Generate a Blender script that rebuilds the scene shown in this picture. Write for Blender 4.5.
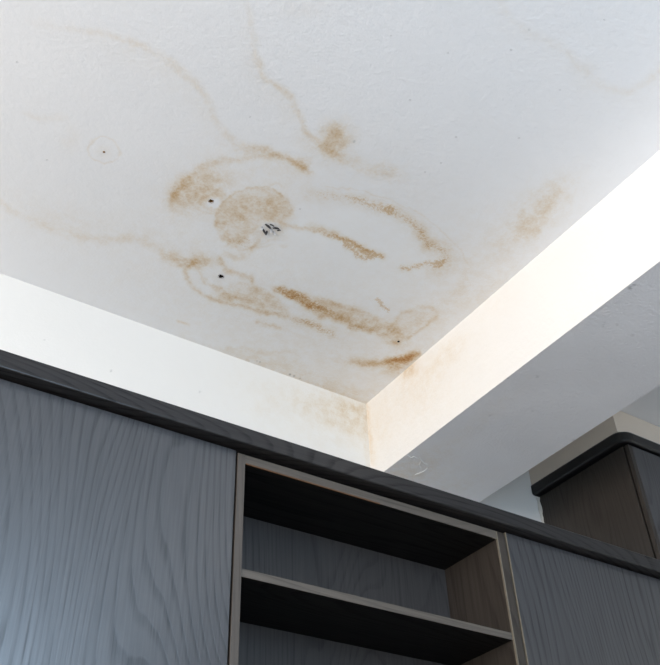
import bpy, bmesh, math, random
import numpy as np
from mathutils import Matrix, Vector

for o in list(bpy.data.objects):
    bpy.data.objects.remove(o)
SC = bpy.context.scene
COL = SC.collection
random.seed(7)

# ------------------------------------------------------------------ camera
IW, IH, FPX = 660.0, 665.0, 877.6
YAW, PITCH, ROLL = math.radians(34.693), math.radians(39.586), math.radians(-2.3805)
EYE = np.array([0.0, 0.0, 1.2])
_f = np.array([math.sin(YAW) * math.cos(PITCH), math.cos(YAW) * math.cos(PITCH), math.sin(PITCH)])
_r0 = np.array([math.cos(YAW), -math.sin(YAW), 0.0])
_u0 = np.cross(_r0, _f)
_r = _r0 * math.cos(ROLL) + _u0 * math.sin(ROLL)
_u = -_r0 * math.sin(ROLL) + _u0 * math.cos(ROLL)
cam = bpy.data.cameras.new('camera')
cam.sensor_fit = 'HORIZONTAL'
cam.sensor_width = 36.0
cam.lens = 36.0 * FPX / IW
cam.clip_start = 0.02
camo = bpy.data.objects.new('camera', cam)
COL.objects.link(camo)
M = Matrix(((_r[0], _u[0], -_f[0], EYE[0]), (_r[1], _u[1], -_f[1], EYE[1]),
            (_r[2], _u[2], -_f[2], EYE[2]), (0, 0, 0, 1)))
camo.matrix_world = M
SC.camera = camo

# ------------------------------------------------------------------ colour management, world, daylight
vs = SC.view_settings
vs.view_transform = 'Standard'
vs.look = 'None'
vs.gamma = 1.0
vs.use_curve_mapping = False
vs.exposure = 0.0
world = bpy.data.worlds.new('world')
SC.world = world
world.use_nodes = True
bg = world.node_tree.nodes['Background']
bg.inputs[0].default_value = (0.75, 0.87, 1.0, 1)
bg.inputs[1].default_value = 1.0


def area(name, loc, direction, sx, sy, power, col):
    l = bpy.data.lights.new(name, 'AREA')
    l.shape = 'RECTANGLE'
    l.size, l.size_y, l.energy, l.color = sx, sy, power, col
    o = bpy.data.objects.new(name, l)
    COL.objects.link(o)
    o.location = loc
    o.rotation_euler = Vector(direction).to_track_quat('-Z', 'Y').to_euler()
    return o


# room: x -2.5..3.4, y -1.7..1.716, z 0..2.7
X0, X1, Y0, YW, ZC = -2.5, 3.4, -1.7, 1.716, 2.7
# daylight entering through the window of the left wall and the window behind the camera
area('daylight_side_window', (X0 - 0.02, -0.2, 1.76), (1, 0, 0), 1.7, 1.30, 100, (1.0, 0.93, 0.86))
area('daylight_rear_window', (0.55, Y0 - 0.02, 1.88), (0, 1, 0), 1.2, 1.45, 58, (0.53, 0.755, 1.0))


# ------------------------------------------------------------------ helpers
def project(P):
    d = P - EYE
    z = d @ _f
    zz = np.where(z > 0.05, z, 0.05)
    return IW / 2 + FPX * (d @ _r) / zz, IH / 2 - FPX * (d @ _u) / zz, z > 0.25


def mesh_obj(name, bm, mat, parent=None, loc=None, smooth=False):
    me = bpy.data.meshes.new(name)
    bm.normal_update()
    bm.to_mesh(me)
    bm.free()
    if mat:
        me.materials.append(mat)
    if smooth:
        for p in me.polygons:
            p.use_smooth = True
    o = bpy.data.objects.new(name, me)
    COL.objects.link(o)
    if parent:
        o.parent = parent
    if loc:
        o.location = loc
    return o


def box(bm, x0, x1, y0, y1, z0, z1, bev=0.0):
    vs_ = [bm.verts.new(p) for p in ((x0, y0, z0), (x1, y0, z0), (x1, y1, z0), (x0, y1, z0),
                                     (x0, y0, z1), (x1, y0, z1), (x1, y1, z1), (x0, y1, z1))]
    fs = [bm.faces.new([vs_[i] for i in q]) for q in
          ((0, 3, 2, 1), (4, 5, 6, 7), (0, 1, 5, 4), (1, 2, 6, 5), (2, 3, 7, 6), (3, 0, 4, 7))]
    if bev:
        es = list({e for f in fs for e in f.edges})
        bmesh.ops.bevel(bm, geom=es, offset=bev, segments=2, profile=0.5, affect='EDGES')


def boxo(name, b, mat, parent=None, bev=0.0):
    bm = bmesh.new()
    box(bm, *b, bev=bev)
    return mesh_obj(name, bm, mat, parent)


def empty(name, loc, label=None, cat=None, group=None):
    o = bpy.data.objects.new(name, None)
    COL.objects.link(o)
    o.location = loc
    o.empty_display_size = 0.1
    tag(o, label, cat, group)
    return o


def tag(o, label=None, cat=None, group=None, kind=None):
    for k, v in (('label', label), ('category', cat), ('group', group), ('kind', kind)):
        if v:
            o[k] = v
    return o


def lin(c):
    return tuple(((v / 255) / 12.92 if v / 255 <= 0.04045 else ((v / 255 + 0.055) / 1.055) ** 2.4) for v in c) + (1.0,)


class NT:
    """tiny node helper"""

    def __init__(self, name):
        self.m = bpy.data.materials.new(name)
        self.m.use_nodes = True
        self.t = self.m.node_tree
        self.b = self.t.nodes['Principled BSDF']

    def n(self, kind, **kw):
        nd = self.t.nodes.new('ShaderNode' + kind)
        for k, v in kw.items():
            if k.startswith('i_'):
                key = k[2:]
                nd.inputs[int(key) if key.isdigit() else key.replace('_', ' ')].default_value = v
            else:
                setattr(nd, k, v)
        return nd

    def l(self, a, b):
        self.t.links.new(a, b)

    def math(self, op, a, b=None, c=None, clamp=False):
        nd = self.n('Math', operation=op, use_clamp=clamp)
        for i, v in enumerate((a, b, c)):
            if v is None:
                continue
            if isinstance(v, (int, float)):
                nd.inputs[i].default_value = v
            else:
                self.l(v, nd.inputs[i])
        return nd.outputs[0]

    def mix(self, fac, a, b, blend='MIX'):
        nd = self.n('Mix', data_type='RGBA', blend_type=blend)
        for s, v in ((nd.inputs['Factor'], fac), (nd.inputs['A'], a), (nd.inputs['B'], b)):
            if isinstance(v, (int, float, tuple)):
                s.default_value = v
            else:
                self.l(v, s)
        return nd.outputs['Result']

    def ramp(self, v, lo, hi, a=0.0, b=1.0):
        nd = self.n('MapRange', interpolation_type='SMOOTHSTEP')
        self.l(v, nd.inputs[0])
        for i, x in enumerate((lo, hi, a, b)):
            nd.inputs[i + 1].default_value = x
        return nd.outputs[0]

    def bump(self, h, strength, dist):
        nd = self.n('Bump', i_Strength=strength, i_Distance=dist)
        self.l(h, nd.inputs['Height'])
        self.l(nd.outputs[0], self.b.inputs['Normal'])


# ------------------------------------------------------------------ materials
def plain(name, col, rough=0.6, spec=0.3, metallic=0.0, nscale=60.0, amount=0.12, bump=0.0):
    t = NT(name)
    tc = t.n('TexCoord')
    no = t.n('TexNoise', i_Scale=nscale, i_Detail=4.0)
    t.l(tc.outputs['Object'], no.inputs['Vector'])
    dark = tuple(c * (1 - amount) for c in col[:3]) + (1,)
    lite = tuple(min(1, c * (1 + amount)) for c in col[:3]) + (1,)
    t.l(t.mix(no.outputs['Fac'], dark, lite), t.b.inputs['Base Color'])
    t.b.inputs['Roughness'].default_value = rough
    t.b.inputs['Specular IOR Level'].default_value = spec
    t.b.inputs['Metallic'].default_value = metallic
    if bump:
        t.bump(no.outputs['Fac'], 1.0, bump)
    return t.m


def plaster(name, col, bump=0.0008, scale=90.0, stained=True, cloud=0.03):
    t = NT(name)
    tc = t.n('TexCoord')
    P = tc.outputs['Object']

    def noise(s, d=3.0, rough=0.5):
        nd = t.n('TexNoise', i_Scale=s, i_Detail=d, i_Roughness=rough)
        t.l(P, nd.inputs['Vector'])
        return nd.outputs['Fac']
    big = noise(2.2, 3)
    base = t.mix(t.ramp(big, 0.3, 0.7), tuple(c * (1 - cloud) for c in col[:3]) + (1,), col)
    fine = noise(scale, 4, 0.6)
    if stained:
        at = {k: t.n('Attribute', attribute_name=k).outputs['Fac'] for k in ('stain', 'grain', 'dirt', 'clean')}
        n1 = noise(170, 3, 0.6)
        n2 = noise(420, 2, 0.6)
        n3 = noise(38, 4, 0.65)
        mott = t.math('MULTIPLY', t.ramp(n3, 0.28, 0.72, 0.45, 1.55), t.ramp(n1, 0.25, 0.75, 0.7, 1.3))
        d1 = t.math('MULTIPLY', at['stain'], mott)
        g = t.math('ADD', t.math('MULTIPLY', n1, 0.55), t.math('MULTIPLY', n2, 0.45))
        # grains: where noise exceeds a threshold that falls with the local density
        thr = t.math('SUBTRACT', 0.74, t.math('MULTIPLY', at['grain'], 0.34))
        gm = t.math('DIVIDE', t.math('SUBTRACT', g, thr), 0.09, clamp=True)
        d2 = t.math('MULTIPLY', gm, t.math('MULTIPLY', at['grain'], 0.95))
        D = t.math('ADD', d1, d2)
        comb = t.n('CombineColor')
        for i, k in enumerate((0.80, 0.64, 0.46)):
            t.l(t.math('POWER', k, D), comb.inputs[i])
        base = t.mix(at['clean'], base, (0.87, 0.87, 0.87, 1))
        base = t.mix(1.0, base, comb.outputs[0], 'MULTIPLY')
        base = t.mix(at['dirt'], base, (0.03, 0.026, 0.022, 1))
    t.l(base, t.b.inputs['Base Color'])
    t.b.inputs['Roughness'].default_value = 0.75
    t.b.inputs['Specular IOR Level'].default_value = 0.2
    h = t.math('ADD', fine, t.math('MULTIPLY', noise(24, 3), 0.7))
    t.bump(h, 1.0, bump)
    return t.m


def wood(name, axis, dark, lite, rough=0.36, spec=0.35, line=0.34):
    """dark ash-like laminate; axis = direction the grain runs along"""
    t = NT(name)
    tc = t.n('TexCoord')
    oi = t.n('ObjectInfo')
    off = t.n('CombineXYZ')
    for i, k in enumerate((7.3, 3.1, 11.7)):
        t.l(t.math('MULTIPLY', oi.outputs['Random'], k), off.inputs[i])
    add = t.n('VectorMath', operation='ADD')
    t.l(tc.outputs['Object'], add.inputs[0])
    t.l(off.outputs[0], add.inputs[1])

    def stretched(scale, ratio, detail=2.0, rough_=0.5, dist=0.0):
        mp = t.n('Mapping')
        s = [scale] * 3
        s['xyz'.index(axis)] = scale * ratio
        mp.inputs['Scale'].default_value = s
        t.l(add.outputs[0], mp.inputs['Vector'])
        no = t.n('TexNoise', i_Scale=1.0, i_Detail=detail, i_Roughness=rough_, i_Distortion=dist)
        t.l(mp.outputs[0], no.inputs['Vector'])
        return no.outputs['Fac']
    field = stretched(4.2, 0.17, 1.0, 0.35, 0.10)
    wob = stretched(40, 0.12, 2.0)
    dot = t.n('VectorMath', operation='DOT_PRODUCT')
    t.l(add.outputs[0], dot.inputs[0])
    dot.inputs[1].default_value = [0 if a == axis else w for a, w in zip('xyz', (1.0, 0.8, 0.9))]
    arg = t.math('ADD', t.math('MULTIPLY', field, 42.0), t.math('MULTIPLY', dot.outputs['Value'], 40.0))
    ring = t.math('FRACT', t.math('ADD', arg, t.math('MULTIPLY', wob, 0.5)))
    # asymmetric growth ring: slow rise then dark late-wood line
    late = t.math('MULTIPLY', t.ramp(ring, 0.50, 0.86), t.ramp(ring, 0.90, 1.0, 1.0, 0.0))
    pores = t.ramp(stretched(260, 0.035, 1.0, 0.6), 0.42, 0.66)
    fibre = stretched(190, 0.016, 2.0, 0.6)
    cloud = stretched(3.0, 0.5, 2.0)
    v = t.math('MULTIPLY', late, t.math('ADD', t.math('MULTIPLY', pores, 0.35), 0.65))
    v = t.math('MULTIPLY', v, t.ramp(cloud, 0.3, 0.65, 0.6, 1.0))
    v = t.math('ADD', t.math('MULTIPLY', v, line), t.math('MULTIPLY', t.ramp(fibre, 0.3, 0.7), 0.16))
    v = t.math('ADD', v, t.math('MULTIPLY', pores, 0.12), clamp=True)
    t.l(t.mix(v, lite, dark), t.b.inputs['Base Color'])
    t.l(t.math('MULTIPLY', t.math('SUBTRACT', 1.0, t.math('MULTIPLY', v, 0.45)), spec), t.b.inputs['Specular IOR Level'])
    t.l(t.math('ADD', t.math('MULTIPLY', v, 0.2), rough), t.b.inputs['Roughness'])
    t.bump(t.math('MULTIPLY', v, -1.0), 0.5, 0.0003)
    return t.m


WD, WL = lin((12, 12, 14)), lin((54, 54, 57))
M_ceiling = plaster('ceiling_paint', (0.85, 0.845, 0.85, 1))
M_wall = plaster('wall_paint', (0.735, 0.70, 0.655, 1), 0.0005)
M_beam = plaster('beam_paint', (0.865, 0.825, 0.78, 1), 0.0008)
M_beam_under = plaster('beam_underside_paint', (0.85, 0.835, 0.845, 1), 0.0016, scale=140.0, cloud=0.10)
M_wall2 = plaster('plain_wall_paint', (0.82, 0.81, 0.78, 1), 0.0005, stained=False)
M_soffit = plaster('soffit_paint', (0.78, 0.665, 0.55, 1), 0.0006, stained=False, cloud=0.12)
M_floor = wood('floor_wood', 'y', lin((104, 98, 92)), lin((132, 126, 120)))
M_doorw = wood('door_laminate', 'z', WD, WL, rough=0.28, spec=1.0, line=0.50)
M_panel = wood('panel_laminate', 'z', lin((44, 40, 36)), lin((80, 73, 67)))
M_rail = wood('rail_laminate', 'x', lin((46, 42, 38)), lin((90, 83, 76)))
M_under = wood('shelf_laminate', 'x', lin((30, 29, 29)), lin((58, 56, 55)))
M_crown = wood('crown_laminate', 'x', lin((10, 9, 9)), lin((42, 40, 40)), rough=0.30, spec=0.35, line=0.6)
M_blackcrown = plain('black_crown_lacquer', lin((26, 25, 25)), rough=0.3, spec=0.5)
M_side = wood('side_laminate', 'z', lin((30, 26, 24)), lin((58, 52, 47)))
M_strip = plain('worn_edge_band', lin((106, 98, 86)), 0.6, nscale=120, amount=0.25)
M_raw = plain('raw_chipboard', lin((92, 66, 46)), 0.8, nscale=200, amount=0.35)
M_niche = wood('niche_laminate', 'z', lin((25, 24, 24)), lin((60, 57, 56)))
M_shaded_board = wood('shaded_board_laminate', 'x', lin((9, 9, 9)), lin((22, 21, 21)), rough=0.55, spec=0.2)  # shelf laminate darkened to near-black: the shade beneath the boards is in the colour
M_dark = plain('carcass_shadow_board', lin((26, 25, 25)), 0.7)
M_hole = plain('drill_hole_dark', lin((120, 88, 52)), 0.9)
M_hole_black = plain('drill_hole_black', lin((16, 15, 14)), 0.9)
M_flake = plain('paint_flake_white', lin((176, 176, 178)), 0.7)
M_char = plain('mould_flake_grey', lin((62, 60, 62)), 0.8, amount=0.4)
M_caulk = plain('caulk', lin((196, 190, 180)), 0.7, amount=0.2)
M_frame = plain('window_frame_white', (0.8, 0.8, 0.8, 1), 0.4)
M_metal = plain('hinge_metal', (0.5, 0.5, 0.5, 1), 0.35, metallic=1.0)


# ------------------------------------------------------------------ stains: densities laid on the surface (metres on the plane, via its own 2-D chart)
def vnoise(x, y, seed):
    rng = np.random.RandomState(seed)
    T = rng.rand(256, 256)
    xi, yi = np.floor(x).astype(int), np.floor(y).astype(int)
    fx, fy = x - xi, y - yi
    fx, fy = fx * fx * (3 - 2 * fx), fy * fy * (3 - 2 * fy)
    g = lambda a, b: T[a % 256, b % 256]
    return (g(xi, yi) * (1 - fx) * (1 - fy) + g(xi + 1, yi) * fx * (1 - fy)
            + g(xi, yi + 1) * (1 - fx) * fy + g(xi + 1, yi + 1) * fx * fy) * 2 - 1


def fbm(x, y, seed, oct=3):
    s, a = 0, 1.0
    for k in range(oct):
        s = s + a * vnoise(x * 2 ** k, y * 2 ** k, seed + k)
        a *= 0.5
    return s


class Chart:
    def __init__(self, x, y, ok, warp=1.5):
        self.ok = ok
        self.rx, self.ry = x, y
        self.x = x + warp * fbm(x / 13, y / 13, 3) + 0.6 * warp * fbm(x / 4.5, y / 4.5, 9, 2)
        self.y = y + warp * fbm(x / 13, y / 13, 21) + 0.6 * warp * fbm(x / 4.5, y / 4.5, 33, 2)
        self.ch = {k: np.zeros(len(x)) for k in ('stain', 'grain', 'dirt', 'clean')}

    def _sel(self, x0, x1, y0, y1):
        return np.nonzero(self.ok & (self.x > x0) & (self.x < x1) & (self.y > y0) & (self.y < y1))[0]

    def _put(self, c, i, v, mode='add'):
        if mode == 'max':
            self.ch[c][i] = np.maximum(self.ch[c][i], v)
        else:
            self.ch[c][i] += v

    def line(self, pts, amp, w, c='stain', inner=None, iw=0.0, ia=0.5, hard=False):
        """pts (x, y[, k]) k scales amplitude. inner=+1/-1: diffuse wash of width iw on that side"""
        P = [(p[0], p[1], p[2] if len(p) > 2 else 1.0) for p in pts]
        # Catmull-Rom refine
        Q = []
        for a in range(len(P) - 1):
            p0, p1, p2, p3 = (np.array(P[max(a - 1, 0)]), np.array(P[a]), np.array(P[a + 1]),
                              np.array(P[min(a + 2, len(P) - 1)]))
            for s in (0, .25, .5, .75):
                Q.append(.5 * ((2 * p1) + (-p0 + p2) * s + (2 * p0 - 5 * p1 + 4 * p2 - p3) * s * s
                               + (-p0 + 3 * p1 - 3 * p2 + p3) * s ** 3))
        Q.append(np.array(P[-1]))
        Q = np.array(Q)
        m = 3.2 * max(w, iw) + 3
        i = self._sel(Q[:, 0].min() - m, Q[:, 0].max() + m, Q[:, 1].min() - m, Q[:, 1].max() + m)
        x, y = self.x[i], self.y[i]
        best = np.full(len(i), 1e9)
        k = np.zeros(len(i))
        side = np.zeros(len(i))
        for a, b in zip(Q[:-1], Q[1:]):
            dx, dy = b[0] - a[0], b[1] - a[1]
            L = dx * dx + dy * dy + 1e-9
            t = np.clip(((x - a[0]) * dx + (y - a[1]) * dy) / L, 0, 1)
            ex, ey = x - a[0] - t * dx, y - a[1] - t * dy
            d = ex * ex + ey * ey
            q = d < best
            best = np.where(q, d, best)
            k = np.where(q, a[2] + t * (b[2] - a[2]), k)
            side = np.where(q, np.sign(dx * ey - dy * ex), side)
        d = np.sqrt(best)
        k = np.clip(k, 0, None)
        v = np.exp(-(d / w) ** 2) if not hard else np.clip(1.5 - d / w, 0, 1)
        if inner:
            wash = ia * np.exp(-d / iw)
            v = np.where(side == inner, np.maximum(v, wash), v)
        self._put(c, i, amp * k * v)

    def blob(self, cx, cy, rx, ry, amp, ang=0.0, c='stain', p=2.0, ring=None):
        m = 3 * max(rx, ry)
        i = self._sel(cx - m, cx + m, cy - m, cy + m)
        x, y = self.x[i] - cx, self.y[i] - cy
        ca, sa = math.cos(math.radians(ang)), math.sin(math.radians(ang))
        q = np.sqrt(((x * ca + y * sa) / rx) ** 2 + ((-x * sa + y * ca) / ry) ** 2)
        v = np.exp(-q ** p) if ring is None else np.exp(-((q - 1) / ring) ** 2)
        self._put(c, i, amp * v)

    def poly(self, pts, amp, soft=2.0, c='stain', raw=False):
        P = np.array(pts, float)
        m = soft * 3
        i = self._sel(P[:, 0].min() - m, P[:, 0].max() + m, P[:, 1].min() - m, P[:, 1].max() + m)
        x, y = self.x[i], self.y[i]
        ins = np.zeros(len(i), bool)
        best = np.full(len(i), 1e9)
        for a, b in zip(P, np.roll(P, -1, 0)):
            dx, dy = b - a
            t = np.clip(((x - a[0]) * dx + (y - a[1]) * dy) / (dx * dx + dy * dy + 1e-9), 0, 1)
            best = np.minimum(best, (x - a[0] - t * dx) ** 2 + (y - a[1] - t * dy) ** 2)
            cr = ((a[1] > y) != (b[1] > y))
            with np.errstate(divide='ignore', invalid='ignore'):
                ins ^= cr & (x < (b[0] - a[0]) * (y - a[1]) / (b[1] - a[1]) + a[0])
        sd = np.where(ins, 1, -1) * np.sqrt(best)
        self._put(c, i, amp / (1 + np.exp(-2.5 * sd / soft)))

    def dot(self, x, y, r, amp=1.0):
        d = np.hypot(self.rx - x, self.ry - y)
        self.ch['dirt'] = np.maximum(self.ch['dirt'], np.where(self.ok, amp * np.clip(1.6 - d / r, 0, 1), 0))


def ceiling_stains(C):
    L, B, G = C.line, C.blob, C.poly
    # fresh filler patch, paler than the old paint
    G([(232, 262), (262, 243), (300, 215), (350, 205), (405, 222), (425, 250), (430, 285), (400, 300), (350, 303), (300, 285), (262, 280)], .55, 9, 'clean')
    G([(180, 215), (215, 218), (222, 245), (240, 262), (205, 255), (175, 240)], .35, 9, 'clean')
    # old damp has yellowed the paint around the whole damaged corner
    B(300, 330, 190, 70, .13, 20)
    B(470, 290, 110, 50, .10, -40)
    B(230, 190, 70, 40, .08, 0)
    B(400, 210, 110, 60, .05, 30)
    # big tide mark, upper left
    L([(30, 22, .1), (100, 34, .5), (135, 44, .8), (168, 60, .9), (195, 85, .8), (213, 110, .7), (220, 130, .6), (236, 143, .8), (255, 149, 1.1), (280, 157, 1.3), (296, 164, 1.4)], .25, 4.4, inner=1, iw=16, ia=.45)
    B(252, 151, 18, 5, .16, 10)
    L([(262, 147, .5), (282, 157, 1), (298, 163, 1.4), (309, 173, 1.2)], .42, 3.2)
    B(303, 164, 7, 6, .5, 30)
    # upper centre tide mark
    L([(247, 0, .2), (252, 28, .4), (256, 58, .7), (265, 76, 1), (281, 89, 1), (294, 103, 1), (300, 118, .9), (305, 131, 1.1), (316, 143, 1.2), (327, 150, .9)], .33, 3.6, inner=1, iw=11, ia=.4)
    B(336, 138, 14, 13, .85, -55)
    B(328, 150, 12, 6, .40, 30)
    B(346, 158, 24, 8, .22, 25)
    B(385, 172, 18, 7, .28, 12)
    # lower left tide mark
    L([(0, 203, .6), (20, 215, .7), (50, 228, .75), (82, 236, .8), (110, 240, .9), (136, 238, 1), (154, 245, 1.2), (166, 256, 1.6), (182, 262, 2), (196, 263, 2.2), (208, 260, 1.4)], .2, 4.2, inner=-1, iw=14, ia=.4)
    B(196, 262, 13, 5.5, .5, 0)
    B(172, 256, 10, 5, .28, 25)
    B(60, 222, 70, 20, .05, 15)
    # arc stain beside the upper screw hole
    L([(170, 208, .4), (174, 196, .9), (180, 187, 1.5), (190, 177, 1.2), (203, 167, .9), (218, 162, .7), (238, 160, .7), (258, 156, .6), (276, 158, .5)], .42, 3.4)
    B(180, 190, 8, 15, .38, 35)
    B(201, 190, 27, 18, .52, -25, p=3)
    B(196, 182, 20, 3, .14, -35)
    B(202, 188, 20, 2, .12, -30)
    B(195, 196, 18, 2, .12, -35)
    B(215, 182, 18, 2.5, .12, -20)
    B(176, 198, 9, 14, .25, 20)
    B(211, 201, 15, 12.5, .16, 0, ring=.11)
    B(212, 202, 10.5, 8.5, .16, 0, ring=.16)
    B(213, 202.5, 7, 5.5, -.42, 0, p=4)
    # round disc stain where a lamp plate sat
    G([(217, 224), (220, 210), (229, 198), (243, 191), (262, 189.5), (282, 194), (292, 203), (293, 215), (284, 222), (262, 224), (250, 236), (240, 246), (228, 243)], .34, 1.4)
    for q in range(26):
        a0 = random.random() * 2.2 + 2.6
        x0_, y0_ = 254 + 34 * math.cos(a0) * random.uniform(.3, .95), 219 + 28 * math.sin(a0) * random.uniform(.3, .95)
        B(x0_, y0_, random.uniform(3, 9), random.uniform(1, 2.5), random.uniform(-.12, .2), random.uniform(10, 40))
    for q in range(16):
        x0_, y0_ = random.uniform(225, 290), random.uniform(228, 250)
        B(x0_, y0_, random.uniform(3, 8), random.uniform(.8, 1.6), random.uniform(.05, .16), random.uniform(-35, -10))
    G([(252, 200), (286, 198), (294, 206), (294, 216), (283, 223), (264, 219)], .34, 4)
    G([(232, 198), (262, 191), (286, 196), (270, 204), (240, 208)], .14, 4)
    G([(230, 226), (256, 214), (262, 224), (244, 238), (232, 238)], -.16, 5)
    G([(217, 224), (222, 211), (245, 205), (260, 222), (243, 238), (228, 243)], .10, 5)
    G([(247, 226), (290, 222), (283, 238), (262, 240), (250, 250), (232, 244)], .16, 4)
    L([(216.5, 226), (219, 210), (230, 197), (246, 190), (266, 189), (284, 195)], .42, 1.2)
    L([(216.5, 222), (219, 232), (226, 241), (236, 248), (246, 250), (256, 246), (259, 240)], .32, 2.2)
    G([(228, 238), (252, 236), (258, 242), (246, 252), (232, 247)], .62, 3, 'grain')
    G([(262, 198), (292, 205), (290, 220), (265, 216)], .45, 4, 'grain')
    B(224, 222, 4, 3, .4)
    L([(225, 254, .7), (236, 258, 1), (246, 254, .8), (256, 247, .6)], .26, 3)
    L([(268, 188, .5), (275, 183, 1), (284, 187, .7)], .2, 1.2)
    # comb streak from the disc to the right
    L([(281, 224, .7), (298, 228, 1), (314, 232, .8)], .42, 2.2)
    L([(310, 226, .5), (322, 230, 1), (336, 236, 1.1), (352, 243, 1.2), (366, 250, 1.2), (381, 256, .9)], .52, 3.6)
    L([(314, 230, .6), (336, 237, 1), (352, 244, 1.2), (368, 251, 1.3), (381, 257, 1)], .95, 4.4, 'grain')
    L([(344, 247, .9), (352, 252, 1), (362, 257, 1), (374, 258, .8)], .85, 3.6, 'grain')
    L([(346, 248), (356, 254), (372, 258)], .25, 3)
    # right-hand arc
    L([(306, 196, .6), (320, 194, .8), (340, 196, .8), (356, 200, 1), (372, 205, 1.1), (388, 209, 1.1)], .78, 6, 'grain')
    L([(310, 196, .6), (340, 197, .6), (372, 205, .8), (392, 210, 1), (408, 219, 1.1), (420, 231, 1.2), (426, 243, 1)], .3, 6)
    L([(392, 210, .8), (408, 219, 1), (419, 230, 1.1), (426, 243, 1.1), (441, 249, 1), (447, 258, .9), (438, 267, .8)], .75, 6.5, 'grain')
    L([(424, 240, .8), (440, 248, 1), (448, 258, 1), (440, 268, .8), (434, 274, .3)], .40, 8)
    L([(401, 268, 1), (414, 267, 1), (428, 263, .9), (441, 263, .6)], .85, 4.5, 'grain')
    L([(401, 268, 1), (414, 267, 1), (432, 262, .8)], .28, 3)
    L([(326, 186, .7), (356, 191, 1), (388, 199, 1), (418, 213, .9), (444, 233, .8), (460, 250, .9), (467, 266, .8)], .15, .9)
    L([(467, 262, .6), (464, 282, 1), (452, 302, 1), (436, 318, .6)], .10, 7)
    # loop around the lower screw hole
    L([(196, 262, 1), (188, 266, 1), (186, 273, 1), (192, 284, .9), (206, 295, 1), (226, 303, 1.2), (248, 307, 1.1), (270, 314, 1.3), (288, 316, 1)], .42, 2.2)
    L([(198, 268, .7), (204, 280, .8), (218, 290, 1), (236, 297, 1.1), (252, 300, .8)], .34, 2)
    L([(219, 260, 1), (224, 268, 1.1), (236, 273, 1), (250, 278, 1.1), (252, 282, .8)], .5, 2.6)
    G([(232, 284), (262, 290), (284, 304), (290, 315), (268, 315), (240, 304), (220, 298)], .32, 4)
    B(224, 296, 8, 5, .4, 25)
    B(262, 303, 14, 5, .2, 25)
    L([(240, 284, .6), (258, 292, 1), (276, 300, .8)], .25, 3)
    # big dark lower streak
    G([(278, 290), (298, 292), (326, 299), (352, 307), (376, 316), (398, 328), (404, 338), (386, 337), (352, 328), (322, 318), (300, 304)], .52, 2.6)
    L([(276, 290, .6), (290, 294, 1.1), (304, 300, 1.4), (320, 309, 1.3), (338, 318, 1.1), (356, 325, 1), (378, 330, .6)], .62, 3.4)
    L([(280, 291, .9), (296, 296, 1.2), (312, 303, 1.2), (330, 312, .8)], .95, 6, 'grain')
    L([(312, 298, .8), (334, 303, 1), (356, 312, .8), (378, 321, .6)], .28, 2.4)
    L([(294, 319, .8), (306, 322, 1), (320, 328, 1), (334, 335, .8)], .85, 6, 'grain')
    L([(296, 320, .8), (314, 326, 1), (332, 334, .6)], .38, 5)
    L([(257, 321, .8), (268, 325, 1), (280, 329, .7)], .36, 2)
    L([(178, 322, .8), (184, 324, 1), (189, 325, .7)], .42, 1.8)
    # right ellipse with the little black hole
    L([(376, 300, 1), (381, 304, 1), (389, 311, 1)], .95, 3, 'grain')
    L([(388, 332, .8), (396, 320, 1), (410, 311, 1), (426, 307, .9), (437, 313, 1.1), (431, 323, 1.2), (414, 333, 1.1), (399, 341, 1), (386, 344, .6)], .32, 2)
    G([(392, 324), (412, 311), (434, 309), (428, 324), (406, 336), (388, 344), (380, 336)], .22, 4)
    B(398, 341, 9, 6, .38, 0)
    # stain creeping out of the beam corner
    L([(352, 362, .5), (366, 364, .8), (380, 364, 1.1), (394, 361, 1.5), (406, 358, 1.7), (417, 355, 1.6)], .72, 3.0)
    B(400, 363, 15, 6, .75, -22)
    B(378, 364, 26, 5, .22, 0)
    B(345, 361, 20, 3, .12, 0)
    B(407, 359, 7, 3.5, .9, -25)
    G([(384, 362), (414, 354), (408, 366), (396, 372)], .3, 3)
    L([(222, 349, .6), (240, 350, 1), (262, 353, .8), (286, 352, .6), (300, 356, .3)], .14, 2)
    G([(226, 350), (262, 354), (292, 358), (330, 382), (290, 374), (250, 360)], .10, 5)
    # grime along the wall joint
    L([(170, 336, .2), (230, 358, .8), (270, 372, 1), (320, 388, 1), (366, 404, 1.2)], .2, 4)
    L([(200, 344, .3), (270, 369, .6), (300, 380, .8), (340, 394, .9), (366, 404, 1)], .42, 2.2, 'grain')
    L([(228, 352, .5), (255, 362, 1), (290, 374, 1), (330, 388, .7)], .12, 10)
    B(355, 396, 30, 12, .16, 20)
    C.dot(290, 374.5, .9, .5); C.dot(294, 376, .8, .45); C.dot(300, 378.5, .6, .4); C.dot(260, 362, .7, .35); C.dot(257, 361, .6, .3)
    # soft stain by the beam, right
    B(535, 214, 42, 17, .32, -40)
    B(548, 200, 20, 10, .18, -45)
    B(520, 236, 24, 9, .14, -35)
    B(538, 232, 4, 3, .3)
    B(480, 290, 30, 14, .07, -40)
    # faint tide mark, upper right
    L([(500, 0, .5), (506, 14, .8), (520, 28, .8), (545, 40, .8), (566, 52, 1), (582, 70, 1.1), (602, 86, 1.1), (626, 92, 1.2), (644, 84, 1.4), (662, 68, 1.6)], .085, 5, inner=1, iw=16, ia=.5)
    B(586, 72, 12, 12, .07, 0)
    # ghost ring and screw at left
    B(104.5, 150, 16.5, 12.5, .17, 15, ring=.07)
    B(104, 151, 9, 7, .07, 0)
    L([(24, 114, .6), (40, 118, 1), (66, 118, .5)], .09, 3.5)
    B(70, 138, 10, 12, .07, 0)
    B(300, 8, 30, 10, .05, 0)
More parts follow.
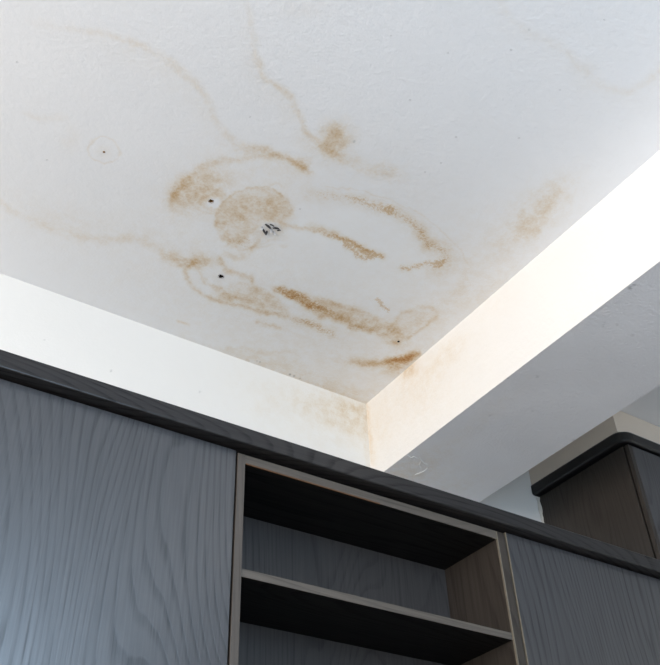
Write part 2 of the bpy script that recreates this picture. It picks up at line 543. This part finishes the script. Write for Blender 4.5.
    # a few specks
    for x, y, r in ((448, 53, .9), (529, 30, 1), (511, 50, 1), (456, 137, .9), (441, 163, .8), (410, 100, .8), (354, 142, 1.1), (354.5, 141, 1),
                    (17, 62, 1), (519, 138, .8), (425, 172, .8), (47, 160, .8), (300, 209, .7), (250, 117, .7), (560, 90, .7), (604, 20, .8), (391, 36, .7)):
        C.dot(x, y, r * .9, .32)


def wall_stains(C):
    L, B = C.line, C.blob
    B(330, 420, 90, 40, .10, 20)
    B(345, 412, 34, 14, .20, 20)
    B(356, 420, 14, 20, .20, 0)
    B(316, 410, 26, 12, .10, 20)
    B(280, 396, 40, 12, .06, 20)
    B(262, 410, 12, 8, .06, 0)
    L([(364, 404, 1), (365, 420, .8), (367, 440, .7), (369, 466, .6)], .28, 3)
    L([(332, 399, .4), (345, 402, 1), (358, 408, .8)], .3, 3.5)
    L([(325, 420, .6), (338, 428, .9), (352, 432, .6)], .16, 3)
    L([(240, 372, .3), (300, 392, .8), (364, 412, .6)], .3, 8, 'grain')
    L([(300, 395, .5), (345, 412, 1), (366, 422, .9)], .32, 12, 'grain')
    C.dot(111, 371, 1, .3); C.dot(44, 340, .8, .2); C.dot(200, 392, .8, .25)


def beam_stains(C):
    L, B = C.line, C.blob
    B(420, 390, 70, 40, .08, -40)
    B(409, 366, 6, 7, .8, 20)
    B(404, 374, 5, 6, .3, 20)
    L([(367, 405, .9), (368, 425, 1), (371, 445, .9), (373, 464, .6)], .30, 3)
    B(380, 425, 12, 24, .10, 0)
    B(430, 372, 34, 10, .12, -40)
    B(450, 350, 20, 7, .10, -40)
    B(420, 400, 20, 12, .06, -40)
    B(500, 300, 30, 14, .04, -40)
    L([(372, 402, 1), (400, 376, .8), (440, 341, .5)], .35, 2.4, 'grain')


def under_stains(C):
    C.blob(400, 476, 46, 18, .28, -20)
    C.blob(480, 420, 60, 8, .06, -38)
    C.blob(450, 490, 40, 12, .10, -20)
    for k in range(14):
        C.dot(420 + random.random() * 220, 300 + random.random() * 160, .7 + .4 * random.random(), .22)
    C.dot(630, 288, 1.6, .4); C.dot(634, 285, 1.0, .4)


def axis_lines(lo, hi, d0, d1, fine, coarse):
    a = list(np.linspace(lo, d0, max(2, int(math.ceil((d0 - lo) / coarse)) + 1))) if d0 > lo else [d0]
    b = list(np.linspace(d0, d1, int(round((d1 - d0) / fine)) + 1))
    c = list(np.linspace(d1, hi, max(2, int(math.ceil((hi - d1) / coarse)) + 1))) if hi > d1 else [d1]
    return np.array(a[:-1] + b + c[1:])


def surface(name, U, V, place, mat, painter, holes=(), parent=None, flip=False):
    """grid surface; place(u, v) -> (n, 3) points. Stain densities become point attributes; drilled holes are cut out"""
    uu, vv = np.meshgrid(U, V, indexing='ij')
    P = place(uu.ravel(), vv.ravel())
    nu, nv = len(U), len(V)
    idx = np.arange(nu * nv).reshape(nu, nv)
    F = np.stack([idx[:-1, :-1], idx[1:, :-1], idx[1:, 1:], idx[:-1, 1:]], -1).reshape(-1, 4)
    if flip:
        F = F[:, ::-1]
    ctr = P[F].mean(1)
    keep = np.ones(len(F), bool)
    for h, r in holes:
        keep &= np.linalg.norm(ctr - np.array(h), axis=1) > r
    F = F[keep]
    me = bpy.data.meshes.new(name)
    me.vertices.add(len(P))
    me.vertices.foreach_set('co', P.astype(np.float32).ravel())
    me.loops.add(F.size)
    me.loops.foreach_set('vertex_index', np.ascontiguousarray(F).astype(np.int32).ravel())
    me.polygons.add(len(F))
    me.polygons.foreach_set('loop_start', (np.arange(len(F)) * 4).astype(np.int32))
    me.update(calc_edges=True)
    me.validate()
    if painter:
        px, py, ok = project(P)
        ok &= (px > -150) & (px < 810) & (py > -150) & (py < 815)
        C = Chart(px, py, ok)
        painter(C)
        for k, v in C.ch.items():
            hi = 2.2 if k == 'stain' else 1.0
            a = me.attributes.new(k, 'FLOAT', 'POINT')
            a.data.foreach_set('value', np.clip(v, 0, hi).astype(np.float32))
    me.materials.append(mat)
    o = bpy.data.objects.new(name, me)
    COL.objects.link(o)
    if parent:
        o.parent = parent
    return o


def on_plane(px, py, ax, val):
    d = (px - IW / 2) / FPX * _r - (py - IH / 2) / FPX * _u + _f
    return EYE + d * ((val - EYE[ax]) / d[ax])


# ------------------------------------------------------------------ the room
XB0, XB1, ZB = 1.3077, 1.652, 2.438         # ceiling beam
DH = {'brown': on_plane(211, 201, 2, ZC), 'black': on_plane(221, 276.3, 2, ZC),
      'small': on_plane(104, 152, 2, ZC), 'tiny': on_plane(398.5, 341.5, 2, ZC)}
ceil_o = surface('ceiling', axis_lines(X0, X1, -0.02, 1.31, .0022, .25), axis_lines(Y0, YW, .34, YW, .0022, .25),
                 lambda a, b: np.stack([a, b, np.full_like(a, ZC)], 1), M_ceiling, ceiling_stains,
                 holes=((DH['brown'], .0048), (DH['black'], .0058)), flip=True)
tag(ceil_o, 'white ceiling with brown water stains, rings and flaking filler', kind='structure')
wall_o = surface('wall_back', axis_lines(X0, X1, .1, XB1, .004, .25), axis_lines(0, ZC, 2.30, ZC, .004, .2),
                 lambda a, b: np.stack([a, np.full_like(a, YW), b], 1), M_wall, wall_stains)
tag(wall_o, 'cream back wall above the dark cabinets, damp near the beam', kind='structure')
beam = empty('trim_1', (XB0, YW, ZB))
tag(beam, 'white plastered ceiling beam with damp corner', kind='structure')
bw = Matrix.Translation((-XB0, -YW, -ZB))
for nm, U, V, pl, pt, fl in (
        ('beam_face', axis_lines(Y0, YW, .5, YW, .0035, .25), axis_lines(ZB, ZC, ZB, ZC, .004, 1),
         lambda a, b: np.stack([np.full_like(a, XB0), a, b], 1), beam_stains, True),
        ('beam_underside', axis_lines(Y0, YW, .5, YW, .004, .25), axis_lines(XB0, XB1, XB0, XB1, .004, 1),
         lambda a, b: np.stack([b, a, np.full_like(a, ZB)], 1), under_stains, False)):
    s = surface(nm, U, V, pl, M_beam if fl else M_beam_under, pt, flip=not fl)
    s.data.transform(bw)
    s.parent = beam
bm = bmesh.new()
q = [bm.verts.new(v) for v in ((XB1 - XB0, Y0 - YW, 0), (XB1 - XB0, 0, 0), (XB1 - XB0, 0, ZC - ZB), (XB1 - XB0, Y0 - YW, ZC - ZB))]
bm.faces.new(q)
mesh_obj('beam_far_face', bm, M_wall2, beam)

fl = boxo('floor', (X0 - .1, X1 + .1, Y0 - .1, YW + .1, -.1, 0), M_floor)
tag(fl, kind='structure')


def wall_with_window(name, along, fixed, lo, hi, w0, w1, z0, z1, thick):
    """wall slab with one opening; along = 'x' or 'y'"""
    bm = bmesh.new()
    a, b = sorted((fixed, fixed + thick))
    for (u0, u1, v0, v1) in ((lo, w0, 0, ZC), (w1, hi, 0, ZC), (w0, w1, 0, z0), (w0, w1, z1, ZC)):
        if along == 'x':
            box(bm, u0, u1, a, b, v0, v1)
        else:
            box(bm, a, b, u0, u1, v0, v1)
    o = mesh_obj(name, bm, M_wall2)
    tag(o, kind='structure')
    return o


wall_with_window('wall_left', 'y', X0, Y0, YW, -1.1, .7, 1.07, 2.46, -.12)
wall_with_window('wall_rear', 'x', Y0, X0, X1, -.1, 1.2, 1.1, 2.64, -.12)
tag(boxo('wall_right', (X1, X1 + .1, Y0, YW, 0, ZC), M_wall2), kind='structure')
for n, (ax, c, a0, a1, z0, z1) in enumerate((('y', X0 - .09, -1.1, .7, 1.07, 2.46), ('x', Y0 - .09, -.1, 1.2, 1.1, 2.64))):
    w = empty('window_%d' % (n + 1), (0, 0, 0))
    tag(w, kind='structure')
    mid = (a0 + a1) / 2
    for (u0, u1, v0, v1) in ((a0, a1, z0, z0 + .05), (a0, a1, z1 - .05, z1), (a0, a0 + .05, z0, z1), (a1 - .05, a1, z0, z1), (mid - .03, mid + .03, z0, z1)):
        bb = (c - .02, c + .02, u0, u1, v0, v1) if ax == 'y' else (u0, u1, c - .02, c + .02, v0, v1)
        boxo('window_frame', bb, M_frame, w)

# soffit box over the small wall cabinet
XS, YS = 1.955, 1.346
sof = boxo('trim_2', (XS, 2.64, YS, YW - .001, 2.6095, ZC - .001), M_soffit, bev=.002)
tag(sof, 'cream boxed soffit between the black crowned cabinet and ceiling', kind='structure')


# drilled holes in the ceiling: little cups behind the surface
def cup(name, P, r, depth, mat, seed):
    rnd = random.Random(seed)
    bm = bmesh.new()
    N = 14
    rr = [r * (1 + .22 * (rnd.random() - .5)) for _ in range(N)]
    rings = []
    for z, k in ((-.0004, 1.32), (.0006, 1.06), (depth, .7)):
        rings.append([bm.verts.new((rr[i] * k * math.cos(i * math.tau / N), rr[i] * k * math.sin(i * math.tau / N), z)) for i in range(N)])
    for a, b in zip(rings[:-1], rings[1:]):
        for i in range(N):
            bm.faces.new((a[i], a[(i + 1) % N], b[(i + 1) % N], b[i]))
    bm.faces.new(rings[-1])
    return mesh_obj(name, bm, mat, ceil_o, tuple(P))


cup('screw_hole', DH['brown'], .0050, .004, M_hole, 1)['label'] = 'brown screw hole with pale halo'
cup('screw_hole', DH['black'], .0058, .02, M_hole_black, 2)['label'] = 'black open screw hole'


def plug(name, P, r, mat):
    bm = bmesh.new()
    N = 10
    top = [bm.verts.new((r * math.cos(i * math.tau / N), r * math.sin(i * math.tau / N), 0)) for i in range(N)]
    low = [bm.verts.new((.7 * r * math.cos(i * math.tau / N), .7 * r * math.sin(i * math.tau / N), -.0012)) for i in range(N)]
    for i in range(N):
        bm.faces.new((top[i], top[(i + 1) % N], low[(i + 1) % N], low[i]))
    bm.faces.new(low)
    return mesh_obj(name, bm, mat, ceil_o, tuple(P))


plug('screw_head', DH['small'], .0026, M_hole)
plug('screw_head', DH['tiny'], .0036, M_hole_black)


# flakes curling off the ceiling under the disc stain
def flake(cx, cy, length, width, ang, lift, mat, parent, plane_z, name='paint_flake'):
    P = on_plane(cx, cy, 2, plane_z)
    bm = bmesh.new()
    N = 5
    rows = []
    for i in range(N):
        s = i / (N - 1)
        w = width * (0.35 + 0.65 * math.sin(math.pi * (0.15 + .7 * s))) * (1 + .3 * (random.random() - .5))
        z = -.0006 - lift * s * s
        rows.append([bm.verts.new((length * (s - .5), w / 2, z)), bm.verts.new((length * (s - .5), -w / 2, z - .0004)),
                     bm.verts.new((length * (s - .5), -w / 2, z - .0010)), bm.verts.new((length * (s - .5), w / 2, z - .0006))])
    for a, b in zip(rows[:-1], rows[1:]):
        for k in range(4):
            bm.faces.new((a[k], a[(k + 1) % 4], b[(k + 1) % 4], b[k]))
    bm.faces.new(rows[0]); bm.faces.new(rows[-1][::-1])
    bmesh.ops.recalc_face_normals(bm, faces=bm.faces)
    o = mesh_obj(name, bm, mat, parent)
    pl = Vector(parent.location)
    o.location = Vector(P) - pl
    o.rotation_euler = (0, 0, math.radians(ang))
    return o


for i, (x, y, l_, w_, a, dk) in enumerate(((264, 230.5, .013, .006, 30, 1), (268, 225.5, .016, .006, 10, 1), (272, 224.5, .010, .005, -20, 1),
                                           (276, 227.5, .015, .006, -40, 1), (271, 229.5, .012, .005, 55, 0), (266.5, 232, .010, .005, 80, 1),
                                           (279, 229.5, .010, .005, -70, 1), (274, 232, .009, .005, 20, 0), (262, 227.5, .008, .005, 60, 0))):
    flake(x, y, l_, w_, a, .004, M_char if dk else M_flake, ceil_o, ZC)


# peeling ridges on the underside of the beam
def ridge(pts, parent, width=.0022):
    P = [on_plane(x, y, 2, ZB) for x, y in pts]
    bm = bmesh.new()
    rows = []
    for i, p in enumerate(P):
        t = Vector(P[min(i + 1, len(P) - 1)] - P[max(i - 1, 0)]).normalized()
        n = Vector((-t.y, t.x, 0)) * width * (.6 + .8 * random.random()) / 2
        c = Vector(p) - Vector(parent.location)
        rows.append([bm.verts.new(c + n + Vector((0, 0, .0004))), bm.verts.new(c + Vector((0, 0, -.0012))), bm.verts.new(c - n + Vector((0, 0, .0004)))])
    for a, b in zip(rows[:-1], rows[1:]):
        for k in range(2):
            bm.faces.new((a[k], a[k + 1], b[k + 1], b[k]))
    bmesh.ops.recalc_face_normals(bm, faces=bm.faces)
    return mesh_obj('peeling_paint', bm, M_wall2, parent)


ridge([(408, 455.5), (411, 457.5), (414, 456.5), (417, 458)], beam)
ridge([(419, 456), (421, 460), (424, 463), (427, 464.5), (427.5, 468), (424, 471), (419, 473), (415, 474.5)], beam)
ridge([(421, 462), (419, 465), (421, 468)], beam)

# ------------------------------------------------------------------ tall cabinets
YD = 1.216                                   # front plane of doors
ZT = 1.2 + .8535                             # top of doors
ZU = 1.2 + .8576                             # underside of the crown
YB = YW - .004


def hinge(parent, x, y, z, s):
    bm = bmesh.new()
    box(bm, x, x + s * .05, y, y + .012, z - .02, z + .02, bev=.002)
    bmesh.ops.recalc_face_normals(bm, faces=bm.faces)
    return mesh_obj('hinge', bm, M_metal, parent)


def door_cabinet(xa, xb, label, strip_left):
    c = empty('tall_cabinet', ((xa + xb) / 2, (YD + YB) / 2, 0), label, 'cabinet', 'run of tall dark cabinets')
    h = (xb - xa) / 2
    f, k = YD - (YD + YB) / 2, YB - (YD + YB) / 2
    boxo('side_panel', (-h, -h + .016, f + .021, k, .08, ZT - .002), M_side, c, .0008)
    boxo('side_panel', (h - .016, h, f + .021, k, .08, ZT - .002), M_side, c, .0008)
    boxo('top_panel', (-h + .016, h - .016, f + .021, k, ZT - .018, ZT - .002), M_under, c)
    boxo('bottom_panel', (-h + .016, h - .016, f + .021, k, .08, .096), M_under, c)
    boxo('back_panel', (-h + .016, h - .016, k - .006, k, .096, ZT - .018), M_panel, c)
    boxo('plinth', (-h, h, f + .06, f + .076, 0, .08), M_dark, c)
    d = boxo('door', (-h + .0015, h - .0015, f, f + .018, .084, ZT), M_doorw, c, .0012)
    if strip_left:
        boxo('edge_strip', (-h + .0008, -h + .0034, f - .0006, f + .017, .084, ZT - .0005), M_strip, d)['label'] = 'pale worn edge of the door'
    for z in (.4, 1.1, 1.8):
        hinge(d, -h + .03 if not strip_left else h - .03, f + .0182, z, 1 if not strip_left else -1)
    return c


XA, XC = .6278, 1.2712                       # outer faces of the open shelf unit
door_cabinet(-.02, XA - .0012, 'tall dark grey cabinet with a blue-grey wood-grain door left of the open shelves', False)
door_cabinet(XC + .0018, 1.872, 'tall dark grey cabinet with a plain door right of the open shelves', True)

s = empty('open_shelf_unit', ((XA + XC) / 2, (YD + YB) / 2, 0), 'dark wood open shelf unit with an empty niche between two closed doors', 'shelf unit', 'run of tall dark cabinets')
h = (XC - XA) / 2
f, k = YD - (YD + YB) / 2, YB - (YD + YB) / 2
NB = 1.392 - (YD + YB) / 2                   # back of the niche
SL, SR = -h + .0165, h - .0235
ZS = 1.2 + .850
boxo('side_panel', (-h + .0012, SL, f, k, .08, ZS), M_panel, s, .0008)
sp = boxo('side_panel', (SR, h - .0012, f, k, .08, ZS), M_side, s, .0008)
boxo('edge_strip', (SR - .0003, SR + .0020, f - .0006, f + .004, .084, ZS - .001), M_strip, sp)['label'] = 'pale worn edge of the side panel'
tp = boxo('top_panel', (SL, SR, f + .0025, k, 1.2 + .832, ZS), M_shaded_board, s)
boxo('edge_band', (SL, SR, f + .0005, f + .0025, 1.2 + .8318, ZS), M_rail, tp)
boxo('edge_strip', (SL + .002, SL + .30, f + .0002, f + .003, 1.2 + .8312, 1.2 + .8336), M_raw, tp)['label'] = 'brown raw chipboard line where the edging has lifted'
boxo('edge_strip', (SR - .012, SR - .001, f + .0001, f + .003, 1.2 + .8312, 1.2 + .8330), M_strip, tp)
boxo('back_panel', (SL, SR, NB, NB + .008, .096, 1.2 + .832), M_niche, s)
boxo('bottom_panel', (SL, SR, f + .002, k, .08, .096), M_under, s)
boxo('plinth', (-h, h, f + .06, f + .076, 0, .08), M_dark, s)
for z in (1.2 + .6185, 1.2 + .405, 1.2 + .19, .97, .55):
    sh = boxo('shelf', (SL, SR, f + .005, NB, z, z + .0135), M_shaded_board, s)
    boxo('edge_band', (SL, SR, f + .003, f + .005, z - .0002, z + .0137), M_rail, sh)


# crown board along the top of the run
def crown_profile(yf, yb, zb, zt, rb, rt, n=6):
    pts = []
    for i in range(n + 1):                      # rounded lower front edge
        a = math.pi * 1.5 - i * math.pi / 2 / n
        pts.append((yf + rb + rb * math.cos(a), zb + rb + rb * math.sin(a)))
    for i in range(n + 1):
        a = math.pi - i * math.pi / 2 / n
        pts.append((yf + rt + rt * math.cos(a), zt - rt + rt * math.sin(a)))
    pts += [(yb, zt), (yb, zb)]
    return pts


def extrude_x(name, prof, xa, xb, mat, parent):
    bm = bmesh.new()
    A = [bm.verts.new((xa, y, z)) for y, z in prof]
    B = [bm.verts.new((xb, y, z)) for y, z in prof]
    n = len(prof)
    for i in range(n):
        bm.faces.new((A[i], A[(i + 1) % n], B[(i + 1) % n], B[i]))
    bm.faces.new(A[::-1]); bm.faces.new(B)
    bmesh.ops.recalc_face_normals(bm, faces=bm.faces)
    return mesh_obj(name, bm, mat, parent, smooth=False)


cr = empty('crown_board', (.926, YD, ZU), 'long dark crown board running along the top of the tall cabinets', 'crown board')
prof = crown_profile(-.024, .06, .0, .0345, .0032, .004)
extrude_x('moulding', prof, -.95, .955, M_crown, cr)
boxo('backing_rail', (-.94, .94, .012, .03, -.0040, -.0001), M_dark, cr)

# ------------------------------------------------------------------ wall cabinet beyond the beam
XL, YF = 1.973, 1.338
wc = empty('wall_cabinet', (2.3, (YF + YW) / 2, 1.75), 'small dark wall cabinet with rounded black crown hung beyond the ceiling beam', 'cabinet')
ox, oy, oz = 2.3, (YF + YW) / 2, 1.75


def wbox(name, x0, x1, y0, y1, z0, z1, mat, par, bev=.0008):
    return boxo(name, (x0 - ox, x1 - ox, y0 - oy, y1 - oy, z0 - oz, z1 - oz), mat, par, bev)


ZCB, ZCT = 2.572, 2.6085
wbox('side_panel', XL, XL + .016, YF + .0185, YW - .002, 1.75, ZCB - .004, M_side, wc)
wbox('side_panel', 2.61, 2.626, YF + .0155, YW - .002, 1.75, ZCB - .004, M_side, wc)
wbox('top_panel', XL + .016, 2.61, YF + .0155, YW - .002, ZCB - .02, ZCB - .0005, M_under, wc)
wbox('bottom_panel', XL + .016, 2.61, YF + .0155, YW - .002, 1.75, 1.766, M_under, wc)
wbox('back_panel', XL + .016, 2.61, YW - .008, YW - .002, 1.766, ZCB - .02, M_panel, wc)
for xa, xb in ((XL + .018, 2.298), (2.301, 2.6255)):
    d = wbox('door', xa, xb, YF, YF + .0135, 1.752, ZCB - .006, M_doorw, wc, .0015)
    if xa < 2.2:
        wbox('edge_strip', XL + .0015, XL + .0178, YF, YF + .0135, 1.752, ZCB - .006, M_side, d)
    wbox('handle', (2.27 if xa < 2.2 else 2.32), (2.28 if xa < 2.2 else 2.33), YF - .02, YF + .001, 1.79, 1.91, M_metal, d, .002)
# the crown sweeps round the front corner
bm = bmesh.new()
R_ = .045
xl, yf, xr = 1.950, 1.327, 2.648
path = [(xl, YW - .002, -1, 0)]
for i in range(9):
    a = math.pi + i * math.pi / 2 / 8
    path.append((xl + R_ + R_ * math.cos(a), yf + R_ + R_ * math.sin(a), math.cos(a), math.sin(a)))
for i in range(9):
    a = math.pi * 1.5 + i * math.pi / 2 / 8
    path.append((xr - R_ + R_ * math.cos(a), yf + R_ + R_ * math.sin(a), math.cos(a), math.sin(a)))
path.append((xr, YW - .002, 1, 0))
cp = [(-.03, 0), (-.007, 0)] + [(-.007 + .007 * math.sin(t), .007 - .007 * math.cos(t)) for t in (math.pi / 6, math.pi / 3, math.pi / 2)] + \
     [(0, .0305), (-.0018, .0347), (-.006, .0365), (-.03, .0365)]
rows = [[bm.verts.new((x + nx * o_ - ox, y + ny * o_ - oy, ZCB + z_ - oz)) for o_, z_ in cp] for x, y, nx, ny in path]
for a, b in zip(rows[:-1], rows[1:]):
    for i in range(len(cp)):
        bm.faces.new((a[i], a[(i + 1) % len(cp)], b[(i + 1) % len(cp)], b[i]))
bm.faces.new(rows[0]); bm.faces.new(rows[-1][::-1])
bmesh.ops.recalc_face_normals(bm, faces=bm.faces)
co = mesh_obj('crown', bm, M_blackcrown, wc)
co['label'] = 'rounded black crown moulding'
# crumbly caulk line between cabinet side and wall
bm = bmesh.new()
rows = []
for i in range(40):
    z = 2.10 + (ZCB - 2.106) * i / 39
    w = .004 + .005 * random.random()
    rows.append([bm.verts.new((XL - w - ox, YW - .0008 - oy, z - oz)), bm.verts.new((XL - .001 - ox, YW - .002 - w - oy, z - oz)), bm.verts.new((XL + .002 - ox, YW - .0008 - oy, z - oz))])
for a, b in zip(rows[:-1], rows[1:]):
    for i in range(3):
        bm.faces.new((a[i], a[(i + 1) % 3], b[(i + 1) % 3], b[i]))
bm.faces.new(rows[0]); bm.faces.new(rows[-1][::-1])
bmesh.ops.recalc_face_normals(bm, faces=bm.faces)
mesh_obj('caulk_line', bm, M_caulk, wc)
